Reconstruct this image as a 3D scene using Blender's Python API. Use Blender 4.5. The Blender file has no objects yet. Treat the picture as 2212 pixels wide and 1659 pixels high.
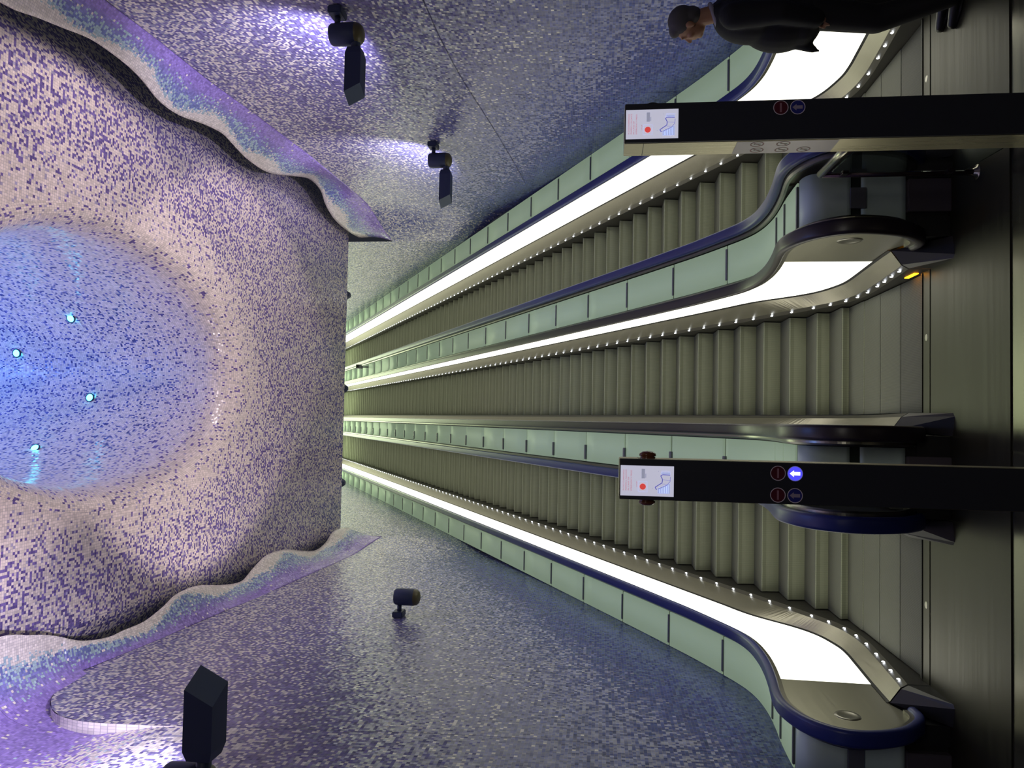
import bpy, bmesh, math, random
import numpy as np
from mathutils import Vector, Matrix
random.seed(4)
C = bpy.context.scene.collection
PI = math.pi

# ------------------------------------------------------------------ camera
FPX, PITCH, YAW, ROLL, CY = 1616.72, 0.119012, 0.035691, 0.016119, 852.25
CAM = Vector((-0.6197, -5.6610, 2.2869))
def _axes():
    s, c = math.sin(YAW), math.cos(YAW); sp, cp = math.sin(PITCH), math.cos(PITCH)
    R = Vector((c, -s, 0)); F = Vector((s*cp, c*cp, sp)); U = Vector((-s*sp, -c*sp, cp))
    cr, sr = math.cos(ROLL), math.sin(ROLL)
    return R*cr + U*sr, R*sr - U*cr, F          # right, down, forward of the upright view
_r, _d, _f = _axes()
cam_data = bpy.data.cameras.new('camera')
cam = bpy.data.objects.new('camera', cam_data); C.objects.link(cam)
m = Matrix.Identity(4)
for i in range(3):                               # the phone was held on its side: image right = down
    m[i][0] = _d[i]; m[i][1] = _r[i]; m[i][2] = -_f[i]; m[i][3] = CAM[i]
cam.matrix_world = m
cam_data.sensor_width = 36; cam_data.lens = FPX*36/2212
cam_data.shift_y = (CY-829.5)/2212
cam_data.clip_start = 0.05; cam_data.clip_end = 200
bpy.context.scene.camera = cam

# ------------------------------------------------------------------ world, exposure, big lights
sc = bpy.context.scene
w = bpy.data.worlds.new('world'); sc.world = w; w.use_nodes = True
w.node_tree.nodes['Background'].inputs[0].default_value = (0.55, 0.6, 0.8, 1)
w.node_tree.nodes['Background'].inputs[1].default_value = 0.03
sc.view_settings.view_transform = 'Standard'; sc.view_settings.look = 'None'
sc.view_settings.gamma = 1; sc.view_settings.use_curve_mapping = False
sc.view_settings.exposure = 0.0

def lamp(name, kind, loc, energy, color, target=None, **kw):
    l = bpy.data.lights.new(name, kind); l.energy = energy; l.color = color
    for k, v in kw.items(): setattr(l, k, v)
    o = bpy.data.objects.new(name, l); C.objects.link(o); o.location = loc
    if target is not None:
        o.rotation_euler = (Vector(target)-Vector(loc)).to_track_quat('-Z', 'Y').to_euler()
    return o
# ceiling lamps of the concourse behind the camera
lamp('concourse_lamp', 'AREA', (0.6, -7.5, 4.6), 30, (1, .95, .85), (0.4, 0, .8), size=2.5, shape='RECTANGLE', size_y=0.6)
# unseen area light added over the escalators, past the ceiling edge
lamp('upper_fill', 'AREA', (0, 19, 16.5), 1500, (.86, 1.0, .62), (0, 17.0, 9), size=5.4, shape='RECTANGLE', size_y=14)

# ------------------------------------------------------------------ helpers
def new_mat(name):
    m = bpy.data.materials.new(name); m.use_nodes = True
    return m, m.node_tree, m.node_tree.nodes['Principled BSDF']
def mat(name, col, rough=.5, metal=0, emit=None, es=0, spec=.5):
    m, t, b = new_mat(name)
    b.inputs['Base Color'].default_value = (*col, 1); b.inputs['Roughness'].default_value = rough
    b.inputs['Metallic'].default_value = metal; b.inputs['Specular IOR Level'].default_value = spec
    if emit: b.inputs['Emission Color'].default_value = (*emit, 1); b.inputs['Emission Strength'].default_value = es
    return m
class NT:
    def __init__(s, t): s.t = t
    def n(s, kind, **kw):
        x = s.t.nodes.new(kind)
        for k, v in kw.items(): setattr(x, k, v)
        return x
    def l(s, a, b): s.t.links.new(a, b)
    def math(s, op, a, b=None, c=None):
        x = s.n('ShaderNodeMath', operation=op)
        for i, v in enumerate((a, b, c)):
            if v is None: continue
            if hasattr(v, 'links') or hasattr(v, 'is_linked'): s.l(v, x.inputs[i])
            else: x.inputs[i].default_value = v
        return x.outputs[0]
    def vmath(s, op, a, b=None):
        x = s.n('ShaderNodeVectorMath', operation=op)
        for i, v in enumerate((a, b)):
            if v is None: continue
            if hasattr(v, 'is_linked'): s.l(v, x.inputs[i])
            else: x.inputs[i].default_value = v
        return x.outputs[0]
    def mix(s, f, a, b):
        x = s.n('ShaderNodeMix', data_type='RGBA')
        for sock, v in ((x.inputs[0], f), (x.inputs[6], a), (x.inputs[7], b)):
            if hasattr(v, 'is_linked'): s.l(v, sock)
            else: sock.default_value = v if not isinstance(v, tuple) else (*v, 1)
        return x.outputs[2]

def mosaic(name, a1, a2, b1, b2, midc, white, ts=.027, rough=.22, grout=(.25, .24, .3)):
    """small square glass tiles; attributes wht / mid = share of white / pale tiles, tone = palette a -> b"""
    m, t, b = new_mat(name); k = NT(t)
    uv = k.n('ShaderNodeUVMap').outputs[0]
    p = k.vmath('SCALE', uv); p.node.inputs['Scale'].default_value = 1/ts
    cell = k.vmath('FLOOR', p)
    wn = k.n('ShaderNodeTexWhiteNoise', noise_dimensions='3D'); k.l(cell, wn.inputs['Vector'])
    wn2 = k.n('ShaderNodeTexWhiteNoise', noise_dimensions='3D'); k.l(k.vmath('ADD', cell, (17.3, 5.1, 3.7)), wn2.inputs['Vector'])
    nz = k.n('ShaderNodeTexNoise'); nz.inputs['Scale'].default_value = .35; nz.inputs['Detail'].default_value = 2
    k.l(cell, nz.inputs['Vector'])
    r = k.math('ADD', wn.outputs['Value'], k.math('MULTIPLY', k.math('SUBTRACT', nz.outputs[0], .5), .45))
    def attr(n): x = k.n('ShaderNodeAttribute', attribute_name=n); return x.outputs['Fac']
    wht, mid, tone = attr('wht'), attr('mid'), attr('tone')
    pa = k.mix(wn2.outputs['Value'], a1, a2); pb = k.mix(wn2.outputs['Value'], b1, b2)
    base = k.mix(tone, pa, pb)
    c = k.mix(k.math('LESS_THAN', r, k.math('ADD', wht, mid)), base, midc)
    c = k.mix(k.math('LESS_THAN', r, wht), c, white)
    br = k.math('MULTIPLY_ADD', wn2.outputs['Value'], .35, .8)
    fr = k.vmath('FRACTION', p); sx = k.n('ShaderNodeSeparateXYZ'); k.l(fr, sx.inputs[0])
    g = k.math('MAXIMUM', k.math('ABSOLUTE', k.math('SUBTRACT', sx.outputs[0], .5)), k.math('ABSOLUTE', k.math('SUBTRACT', sx.outputs[1], .5)))
    gm = k.math('MULTIPLY', k.math('GREATER_THAN', g, .44), .55)
    sc_ = k.vmath('SCALE', c); k.l(br, sc_.node.inputs['Scale'])
    k.l(k.mix(gm, sc_, grout), b.inputs['Base Color'])
    geo = k.n('ShaderNodeNewGeometry')
    tilt = k.vmath('SCALE', k.vmath('SUBTRACT', wn2.outputs['Color'], (.5, .5, .5))); tilt.node.inputs['Scale'].default_value = .22
    k.l(k.vmath('NORMALIZE', k.vmath('ADD', geo.outputs['Normal'], tilt)), b.inputs['Normal'])
    b.inputs['Roughness'].default_value = rough; b.inputs['Specular IOR Level'].default_value = .45
    return m
def brushed(name, col, axis='X', rough=.34, amp=.35, scale=90, metal=1, spec=.5):
    m, t, b = new_mat(name); k = NT(t)
    tc = k.n('ShaderNodeTexCoord'); mp = k.n('ShaderNodeMapping'); k.l(tc.outputs['Object'], mp.inputs[0])
    s = {'X': (1.2, scale, scale), 'Y': (scale, 1.2, scale), 'Z': (scale, scale, 1.2)}[axis]; mp.inputs['Scale'].default_value = s
    nz = k.n('ShaderNodeTexNoise'); nz.inputs['Scale'].default_value = 1; nz.inputs['Detail'].default_value = 3; k.l(mp.outputs[0], nz.inputs[0])
    lo = tuple(c*(1-amp) for c in col); hi = tuple(c*(1+amp) for c in col)
    k.l(k.mix(nz.outputs[0], lo, hi), b.inputs['Base Color'])
    b.inputs['Metallic'].default_value = metal; b.inputs['Specular IOR Level'].default_value = spec
    k.l(k.math('MULTIPLY_ADD', nz.outputs[0], .2, rough-.1), b.inputs['Roughness'])
    return m
def ridged(name, col, dark, pitch=.0095, rough=.5, metal=.3):
    """fine grooves that run up the step (vary along X only)"""
    m, t, b = new_mat(name); k = NT(t)
    tc = k.n('ShaderNodeTexCoord'); sx = k.n('ShaderNodeSeparateXYZ'); k.l(tc.outputs['Object'], sx.inputs[0])
    f = k.math('FRACT', k.math('MULTIPLY', sx.outputs[0], 1/pitch))
    g = k.math('SMOOTH_MIN', k.math('MULTIPLY', k.math('ABSOLUTE', k.math('SUBTRACT', f, .5)), 4), 1, .2)
    nz = k.n('ShaderNodeTexNoise'); nz.inputs['Scale'].default_value = 6; k.l(tc.outputs['Object'], nz.inputs[0])
    c = k.mix(g, dark, col); c = k.mix(k.math('MULTIPLY', nz.outputs[0], .35), c, tuple(v*.6 for v in col))
    k.l(c, b.inputs['Base Color']); b.inputs['Roughness'].default_value = rough; b.inputs['Metallic'].default_value = metal
    bp = k.n('ShaderNodeBump'); bp.inputs['Strength'].default_value = .3; bp.inputs['Distance'].default_value = .003
    k.l(g, bp.inputs['Height']); k.l(bp.outputs[0], b.inputs['Normal'])
    return m

M = {}
M['wall'] = mosaic('wall_mosaic', (.095, .085, .25), (.16, .14, .36), (.058, .075, .27), (.09, .12, .38), (.27, .28, .42), (.72, .69, .64))
M['ceiling'] = mosaic('ceiling_mosaic', (.13, .085, .32), (.20, .14, .42), (.05, .06, .25), (.09, .11, .38), (.42, .38, .55), (.82, .72, .68), ts=.027)
M['cove'] = mosaic('cove_mosaic', (.26, .17, .58), (.34, .24, .68), (.15, .20, .48), (.18, .24, .52), (.40, .55, .62), (.82, .76, .70), ts=.024)
M['panel_light'] = mat('panel_light', (.9, .9, .85), .4, emit=(1, .985, .82), es=1.8)
M['steel'] = brushed('brushed_steel', (.50, .47, .40), 'Y', .36, .15)
M['steel_panel'] = brushed('steel_panel', (.34, .33, .26), 'Y', .42, .12)
M['strip'] = brushed('strip_steel', (.36, .34, .28), 'Y', .40, .10)
M['skirt'] = mat('skirt_dark', (.035, .033, .028), .45, .3)
M['led_strip'] = mat('led_strip', (.09, .085, .07), .4, .6)
M['black'] = mat('black_plastic', (.008, .008, .010), .42)
M['plinth'] = mat('plinth_grey', (.13, .11, .13), .5, .3)
M['plinth_dark'] = mat('plinth_dark', (.018, .018, .018), .45)
M['rail_blue'] = mat('rail_blue', (.022, .035, .19), .38)
M['rail_black'] = mat('rail_black', (.022, .015, .020), .36)
M['trim'] = mat('aluminium_trim', (.26, .25, .22), .3, 1)
M['step'] = ridged('step_ridges', (.29, .31, .22), (.12, .128, .09), rough=.62, metal=.1)
M['tread'] = ridged('tread_ridges', (.095, .098, .07), (.04, .042, .03), rough=.65, metal=.1)
M['comb'] = ridged('comb_ridges', (.065, .065, .05), (.025, .025, .02), .012, rough=.65, metal=.1)
M['led'] = mat('led_white', (1, 1, 1), .4, emit=(.85, .9, 1), es=9)
M['orange'] = mat('orange_lamp', (1, .4, .02), .4, emit=(1, .36, .005), es=10)
M['red_dot'] = mat('red_lamp', (1, .05, .05), .4, emit=(1, .03, .06), es=2)
M['glass'] = mat('green_glass', (.66, .80, .76), .4, spec=.3)
M['glass_glow'] = mat('green_glass_glow', (.34, .46, .32), .6, emit=(.70, .92, .62), es=.22, spec=.15)  # weak glow added to brighten the upper panels
M['joint'] = mat('joint_dark', (.012, .022, .018), .6)
M['clip'] = mat('clip_steel', (.17, .175, .20), .45, .3)
M['floor'] = brushed('floor_stone', (.105, .10, .072), 'X', .24, .25, 14, metal=.75)
M['plate'] = brushed('landing_plate', (.040, .037, .026), 'X', .42, .45, 55, metal=.6, spec=.15)
M['pillar_face'] = mat('pillar_black', (.030, .031, .040), .36)
M['pillar_steel'] = brushed('pillar_steel', (.42, .38, .26), 'Z', .30, .12)
M['navy'] = mat('fixture_navy', (.026, .038, .095), .5)
M['navy_lit'] = mat('fixture_navy_lit', (.075, .105, .15), .5)  # light on the box end put into a paler navy
M['ochre'] = mat('fixture_lens_ochre', (.10, .085, .035), .35)

def link(name, me, material=None, parent=None):
    o = bpy.data.objects.new(name, me); C.objects.link(o)
    if material is not None:
        me.materials.clear(); me.materials.append(material)
    if parent is not None: o.parent = parent
    return o
def mesh(name, verts, faces, material, parent=None, smooth=False, uv=None, attrs=None):
    me = bpy.data.meshes.new(name); me.from_pydata([tuple(v) for v in verts], [], faces); me.update()
    if smooth: me.polygons.foreach_set('use_smooth', [True]*len(me.polygons))
    if uv is not None:
        ul = me.uv_layers.new(name='UVMap')
        for lo in me.loops: ul.data[lo.index].uv = uv[lo.vertex_index]
    for an, vals in (attrs or {}).items():
        a = me.attributes.new(an, 'FLOAT', 'POINT'); a.data.foreach_set('value', [float(v) for v in vals])
    return link(name, me, material, parent)
def bm_obj(name, bm, material, parent=None, smooth=False):
    bmesh.ops.recalc_face_normals(bm, faces=bm.faces)
    me = bpy.data.meshes.new(name); bm.to_mesh(me); bm.free()
    if smooth: me.polygons.foreach_set('use_smooth', [True]*len(me.polygons))
    return link(name, me, material, parent)
def box(bm, x0, x1, y0, y1, z0, z1, bevel=0):
    vs = [bm.verts.new((x, y, z)) for x in (x0, x1) for y in (y0, y1) for z in (z0, z1)]
    fs = [bm.faces.new([vs[i] for i in q]) for q in ((0,1,3,2),(4,6,7,5),(0,4,5,1),(2,3,7,6),(0,2,6,4),(1,5,7,3))]
    if bevel:
        es = list({e for f in fs for e in f.edges})
        bmesh.ops.bevel(bm, geom=es, offset=bevel, segments=2, affect='EDGES')
def box_obj(name, material, parent, *a, bevel=0):
    bm = bmesh.new(); box(bm, *a, bevel=bevel); return bm_obj(name, bm, material, parent)
def tube(bm, pts, r, seg=12, cap=True):
    pts = [Vector(p) for p in pts]; rs = r if isinstance(r, (list, tuple)) else [r]*len(pts); rings = []
    t0 = (pts[1]-pts[0]).normalized(); ref = Vector((0, 0, 1)) if abs(t0.z) < .9 else Vector((1, 0, 0))
    for i, p in enumerate(pts):
        t = (pts[min(i+1, len(pts)-1)]-pts[max(i-1, 0)]).normalized()
        a = (ref - t*ref.dot(t)).normalized(); b_ = t.cross(a); ref = a
        rings.append([bm.verts.new(p+(a*math.cos(2*PI*k/seg)+b_*math.sin(2*PI*k/seg))*rs[i]) for k in range(seg)])
    for u, v in zip(rings, rings[1:]):
        for k in range(seg): bm.faces.new((u[k], u[(k+1) % seg], v[(k+1) % seg], v[k]))
    if cap: bm.faces.new(rings[0][::-1]); bm.faces.new(rings[-1])
def lathe(bm, prof, mtx=Matrix.Identity(4), seg=20):
    """profile of (radius, height) turned about local Z"""
    rings = []
    for r_, h in prof:
        if r_ < 1e-5: rings.append([bm.verts.new(mtx @ Vector((0, 0, h)))])
        else: rings.append([bm.verts.new(mtx @ Vector((r_*math.cos(2*PI*k/seg), r_*math.sin(2*PI*k/seg), h))) for k in range(seg)])
    for u, v in zip(rings, rings[1:]):
        for k in range(seg):
            a = [u[k % len(u)], u[(k+1) % len(u)], v[(k+1) % len(v)], v[k % len(v)]]
            a = list(dict.fromkeys(a))
            if len(a) > 2: bm.faces.new(a)
def empty(name, loc=(0, 0, 0), label=None, cat=None, group=None):
    o = bpy.data.objects.new(name, None); C.objects.link(o); o.location = loc; o.empty_display_size = .1
    tag(o, label, cat, group); return o
def tag(o, label=None, cat=None, group=None, kind=None):
    if label: o['label'] = label
    if cat: o['category'] = cat
    if group: o['group'] = group
    if kind: o['kind'] = kind
    return o
def curve(pts, n=6):
    """Catmull-Rom through 2-D points"""
    P = [Vector((*p, 0)) for p in pts]; P = [P[0]*2-P[1]]+P+[P[-1]*2-P[-2]]; out = []
    for i in range(1, len(P)-2):
        for k in range(n):
            t = k/n; a, b, c, d = P[i-1:i+3]
            q = .5*((2*b)+(c-a)*t+(2*a-5*b+4*c-d)*t*t+(3*b-a-3*c+d)*t**3); out.append((q.x, q.y))
    out.append((P[-2].x, P[-2].y)); return out
def ss(a, b, x):
    t = min(1, max(0, (x-a)/(b-a))); return t*t*(3-2*t)

# ------------------------------------------------------------------ escalator profiles, measured in (Y, Z)
SL = .5466; YE = 28.0
def line(c, y0=3.2): return [(y, SL*y+c) for y in (y0, y0+1.5, 8, 14, 21, YE)]
LED = curve([(-.15, .185), (0, .166), (.2, .147), (.4, .127), (.65, .105), (.9, .088), (1.13, .092), (1.354, .125), (1.56, .195), (1.75, .29), (2.02, .425), (2.275, .56), (2.53, .695), (2.78, .83)]+line(-.69))
PB = curve([(-.15, .275), (.27, .25), (.73, .216), (1.0, .20), (1.22, .212), (1.54, .29), (1.8, .445), (2.17, .756), (2.6, .99)]+line(-.43))
HL_top = [(.19, .955), (.5, .925), (.8, .914), (1.12, .932), (1.41, 1.0), (1.77, 1.155), (2.2, 1.36), (2.6, 1.572), (3.0, 1.785)]+line(.143, 3.6)
NEWEL = [(-.30, .222), (-.41, .222), (-.515, .275), (-.657, .416), (-.734, .613), (-.72, .777), (-.59, .915), (-.38, .99), (-.17, 1.0)]
RAIL = curve(NEWEL+HL_top, 7)
HL = [p for p in curve([(-.17, 1.0)]+HL_top, 7)]
def at(cv, y): return float(np.interp(y, [p[0] for p in cv], [p[1] for p in cv]))
def zstep(y):
    y0, y1 = 1.0, 2.146
    if y < y0: return 0
    if y < y1: return SL*(y-y0)**2/(2*(y1-y0))
    return SL*(y-1.573)

def sweep(name, path, prof, material, parent, side=1, x0=0, closed=True, smooth=True):
    """profile of (x, n) carried along a (Y, Z) path; n = left normal of the path"""
    vs, fs = [], []; n = len(prof)
    for i, p in enumerate(path):
        a, b = path[max(i-1, 0)], path[min(i+1, len(path)-1)]
        d = Vector((b[0]-a[0], b[1]-a[1])).normalized(); nn = (-d.y, d.x)
        for (x, h) in prof: vs.append((x0+side*x, p[0]+nn[0]*h, p[1]+nn[1]*h))
    for i in range(len(path)-1):
        for k in range(n if closed else n-1):
            j = (k+1) % n; fs.append((i*n+k, i*n+j, (i+1)*n+j, (i+1)*n+k))
    if closed: fs += [tuple(range(n))[::-1], tuple((len(path)-1)*n+k for k in range(n))]
    bm = bmesh.new(); V = [bm.verts.new(v) for v in vs]
    for f in fs: bm.faces.new([V[i] for i in f])
    return bm_obj(name, bm, material, parent, smooth)
def ribbon(name, ys, lo, hi, material, parent, side=1):
    """sheet between two edges given as functions y -> (x, z)"""
    vs, fs = [], []
    for y in ys:
        a, b = lo(y), hi(y); vs += [(side*a[0], y, a[1]), (side*b[0], y, b[1])]
    for i in range(len(ys)-1): fs.append((2*i, 2*i+2, 2*i+3, 2*i+1))
    return mesh(name, vs, fs, material, parent)
def prism(name, poly, xa, xb, material, parent, side=1):
    bm = bmesh.new()
    A = [bm.verts.new((side*xa, *p)) for p in poly]; B = [bm.verts.new((side*xb, *p)) for p in poly]
    bm.faces.new(A); bm.faces.new(B[::-1])
    for i in range(len(poly)): j = (i+1) % len(poly); bm.faces.new((A[i], B[i], B[j], A[j]))
    return bm_obj(name, bm, material, parent)

XP = .645                                         # inner face of the balustrade
def rounded(x0, x1, n0, n1, r=.018):
    pts = []
    for cx, cn, a0 in ((x1-r, n1-r, 0), (x0+r, n1-r, 90), (x0+r, n0+r, 180), (x1-r, n0+r, 270)):
        for k in range(4): a = math.radians(a0+k*30); pts.append((cx+r*math.cos(a), cn+r*math.sin(a)))
    return pts
YS = sorted(set([round(p[0], 4) for p in LED if p[0] >= -.15]+[p[0] for p in HL if p[0] > -.1]))

def led_spots():
    ys = [.005, .2, .4, .6, .88, 1.12, 1.34, 1.555, 1.75]; y = 2.02
    while y < 26.5: ys.append(y); y += .2545
    return ys
def led_bm(y):
    bm = bmesh.new(); z = at(LED, y)
    lathe(bm, [(0, .006), (.008, .005), (.0115, .002), (.0125, 0)], Matrix.Translation((.517, y, z)) @ Matrix.Rotation(-PI/2, 4, 'Y') @ Matrix.Rotation(0, 4, 'Z'), 8)
    return bm

PROTO = {}
def half(esc, side, rail_mat, leds):
    sd = side
    prof = rounded(.600, .705, .0, .062, .024)
    sweep('handrail', RAIL, prof, rail_mat, esc, sd)
    sweep('handrail_guide', RAIL, [(.622, -.028), (.622, .004), (.722, .004), (.735, -.01), (.735, -.028)], M['trim'], esc, sd, smooth=False)
    ys = [y for y in YS if y >= .255]; ys = [.255]+ys
    ribbon('lit_panel', ys, lambda y: (XP, at(PB, y)+.012), lambda y: (XP, at(HL, y)-.01), M['panel_light'], esc, sd)
    top = [p for p in RAIL if p[0] <= .255 and True]
    k = next(i for i, p in enumerate(RAIL) if p[0] > .26)
    poly = RAIL[:k]+[(.255, at(HL, .255)), (.255, at(PB, .255)), (.1, at(PB, .1)), (-.15, at(PB, -.15))]
    e = prism('newel_panel', poly, XP, .70, M['steel_panel'], esc, sd)
    bm = bmesh.new()
    lathe(bm, [(0, .004), (.055, .004), (.06, .006), (.078, .006), (.085, 0)], Matrix.Translation((sd*XP, -.412, .638)) @ Matrix.Rotation(-sd*PI/2, 4, 'Y'), 28)
    bm_obj('round_lock_cover', bm, M['trim'], e, True)
    ribbon('balustrade_back', [y for y in YS if y > -.05], lambda y: (.715, at(PB, y)-.1), lambda y: (.715, at(HL, y)-.02), M['plinth_dark'], esc, sd)
    ribbon('panel_trim', [y for y in YS if y >= -.15], lambda y: (XP-.012, at(PB, y)-.004), lambda y: (XP-.004, at(PB, y)+.016), M['black'], esc, sd)
    ribbon('inner_decking', YS, lambda y: (.535, at(LED, y)+.018), lambda y: (XP-.012, at(PB, y)-.004), M['strip'], esc, sd)
    ribbon('light_strip', YS, lambda y: (.508, at(LED, y)-.028), lambda y: (.535, at(LED, y)+.018), M['led_strip'], esc, sd)
    ribbon('skirt_panel', YS, lambda y: (.506, max(-.02, zstep(y)-.25)), lambda y: (.508, at(LED, y)-.028), M['skirt'], esc, sd)
    # sloped end of the decking down to the floor plate
    L, P_ = at(LED, -.15), at(PB, -.15)
    v = [(XP-.012, -.15, P_), (.535, -.15, L+.018), (.508, -.15, L-.028), (.66, -.47, .004), (.53, -.50, .004), (.508, -.48, .004), (.66, -.15, .004), (.508, -.15, .004)]
    v = [(sd*a, b, c) for a, b, c in v]
    bm = bmesh.new(); V = [bm.verts.new(q) for q in v]
    for f in ((0, 1, 4, 3), (1, 2, 5, 4), (2, 7, 5), (0, 3, 6), (0, 6, 7, 2, 1), (3, 4, 5, 7, 6)): bm.faces.new([V[i] for i in f])
    bm_obj('decking_end', bm, M['plinth_dark'], esc)
    box_obj('newel_plinth', M['plinth_dark'], esc, *sorted((sd*.665, sd*.80)), -.43, .3, 0, .215)
    if leds:
        spots = led_spots()
        for i, y in enumerate(spots[:95]):
            if ('led', i) not in PROTO:
                bm = led_bm(y); bmesh.ops.recalc_face_normals(bm, faces=bm.faces)
                me = bpy.data.meshes.new('skirt_light'); bm.to_mesh(me); bm.free(); PROTO[('led', i)] = me
            o = link('skirt_light', PROTO[('led', i)], M['led'], esc)
            if sd < 0: o.scale = (-1, 1, 1)
        bm = bmesh.new()
        for y in spots[95:]: lathe(bm, [(0, .006), (.0125, 0)], Matrix.Translation((sd*.517, y, at(LED, y))) @ Matrix.Rotation(-sd*PI/2, 4, 'Y'), 6)
        tag(bm_obj('skirt_lights', bm, M['led'], esc), kind='stuff')

def step_mesh():
    bm = bmesh.new(); W = .497; prof = []
    prof.append((.42, -.03)); prof.append((.42, 0)); prof.append((.012, 0)); prof.append((.003, -.003)); prof.append((0, -.012))
    R = .40
    for k in range(1, 7): t = k/6; prof.append((.012+.045*t*t, -.012-.23*t))
    vs = [[bm.verts.new((x, y, z)) for (y, z) in prof] for x in (-W, W)]
    n = len(prof)
    for k in range(n-1): bm.faces.new((vs[0][k], vs[1][k], vs[1][k+1], vs[0][k+1]))
    bm.faces.new((vs[0][n-1], vs[1][n-1], vs[1][0], vs[0][0]))
    bm.faces.new(vs[0]); bm.faces.new(vs[1][::-1])
    bmesh.ops.recalc_face_normals(bm, faces=bm.faces)
    me = bpy.data.meshes.new('step'); bm.to_mesh(me); bm.free()
    me.materials.append(M['step']); me.materials.append(M['tread'])
    for p in me.polygons:
        if p.normal.z > .9: p.material_index = 1
    return me
STEP = step_mesh()
STEP_Y = [.42, .82, 1.21, 1.58, 1.935]+[2.275+.3415*k for k in range(75)]

def escalator(x, label, rail_mat, led_sides):
    e = empty('escalator', (x, 0, 0), label, 'escalator', None)
    for y in STEP_Y:
        o = link('step', STEP, None, e); o.location = (0, y, zstep(y))
    box_obj('comb_segment', M['comb'], e, -.5, .5, 0, .43, -.12, -.006)
    bm = bmesh.new(); box(bm, -.505, .505, -.13, 0.0, -.02, .012)
    cp = bm_obj('comb_plate', bm, M['plate'], e)
    bm = bmesh.new(); box(bm, -.50, .50, -.018, .004, .0, .018); bm_obj('comb_teeth', bm, M['comb'], cp)
    bm = bmesh.new(); lathe(bm, [(0, .0135), (.018, .0135), (.024, .012)], Matrix.Translation((0.03, -.075, 0)), 16); bm_obj('maker_badge', bm, M['trim'], cp)
    box_obj('landing_plate', M['plate'], e, -.93, .93, -1.16, -.13, -.02, .008)
    for sd in (-1, 1): half(e, sd, rail_mat, sd in led_sides)
    return e
XL, XC, XR = -1.875, 0.0, 1.86
esc_c = escalator(XC, 'middle escalator with black handrails and an orange lamp at its foot', M['rail_black'], (1,))
esc_l = escalator(XL, 'escalator with blue handrails at the far left, beside the left wall', M['rail_blue'], (-1,))
esc_r = escalator(XR, 'escalator with blue handrails at the right, behind the person in black', M['rail_blue'], (1,))
bm = bmesh.new(); box(bm, .502, .512, .015, .19, .028, .058); bm_obj('orange_indicator', bm, M['orange'], esc_c)
lamp('orange_glow', 'SPOT', (.49, .03, .055), 1.6, (1, .22, .02), (-.3, .0, .01), spot_size=math.radians(60), spot_blend=.8, shadow_soft_size=.015)
bm = bmesh.new(); lathe(bm, [(0, .004), (.006, .003), (.008, 0)], Matrix.Translation((-.57, -.22, .18)), 10); bm_obj('red_indicator', bm, M['red_dot'], esc_c)

# ------------------------------------------------------------------ glass cladding between and beside the balustrades
CL = curve([(-.41, .28), (-.412, .5), (-.41, .72), (-.395, .84), (-.34, .905), (-.2, .925), (.19, .915), (.5, .893), (.8, .884), (1.12, .905), (1.41, .975), (1.77, 1.13), (2.2, 1.335), (2.6, 1.545), (3.0, 1.758)]+line(.116, 3.6), 7)
MUL = [-.2, .22, .60, 1.71, 2.57]+[3.44+.882*k for k in range(28)]
def sub(cv, a, b):
    pts = [p for p in cv if a < p[0] < b]; return [(a, at(cv, a))]+pts+[(b, at(cv, b))]
CLT = [p for p in CL if p[0] >= -.35]
def cladding(x0, x1, label, clip, box_x):
    e = empty('glass_cladding', ((x0+x1)/2, 0, 0), label, 'cladding'); ox = (x0+x1)/2; a, b = x0-ox, x1-ox
    sweep('under_plate', [(p[0]+(.02 if p[1] < .9 and p[0] < 0 else 0), p[1]-(.012)) for p in CL], [(a, 0), (b, 0), (b, -.02), (a, -.02)], M['joint'], e, smooth=False)
    prof = [(a+.006, 0), (b-.006, 0), (b-.006, -.010), (a+.006, -.010)]
    kk = next(i for i, p in enumerate(CL) if p[1] > .60)
    vert = CL[:kk]+[CL[kk]]
    low = [p for p in CL if p[1] < .585 and p[0] < 0]; up = [p for p in CL if p[1] > .600 and p[0] < -.206]
    sweep('glass_panel', low, prof, M['glass'], e); sweep('glass_panel', up, prof, M['glass'], e)
    for y0, y1 in zip(MUL, MUL[1:]): sweep('glass_panel', sub(CLT, y0+.011, min(y1-.011, YE-.1)), prof, M['glass_glow'], e)
    for y in MUL:
        z = at(CLT, y); d = .03; sl = (at(CLT, y+d)-at(CLT, y-d))/(2*d); ang = math.atan(sl)
        if clip:
            bm = bmesh.new(); box(bm, -.095, .095, -.026, .018, -.004, .022, .004)
            o = bm_obj('clip', bm, M['clip'], e); o.location = (clip, y, z); o.rotation_euler = (ang, 0, 0)
        else:
            bm = bmesh.new(); box(bm, -abs(a)*.8, abs(a)*.8, -.014, .014, -.004, .012, .003)
            o = bm_obj('joint_strip', bm, M['clip'], e); o.location = (0, y, z); o.rotation_euler = (ang, 0, 0)
    box_obj('seam_cover', M['clip'], e, (clip or 0)-.07, (clip or 0)+.07, -.437, -.41, .54, .64)
    box_obj('cladding_plinth', M['plinth'], e, box_x[0]-ox, box_x[1]-ox, -.45, -.30, 0, .275, bevel=.004)
    box_obj('plinth_recess', M['plinth_dark'], e, a, b, -.40, -.30, 0, .28)
    return e
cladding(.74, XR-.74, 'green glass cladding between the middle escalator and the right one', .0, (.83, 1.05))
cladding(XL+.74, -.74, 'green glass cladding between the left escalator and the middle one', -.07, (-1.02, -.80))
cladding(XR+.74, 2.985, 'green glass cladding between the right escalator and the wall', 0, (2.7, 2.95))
cladding(-2.985, XL-.74, 'green glass cladding between the left escalator and the wall', 0, (-2.95, -2.72))

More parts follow.
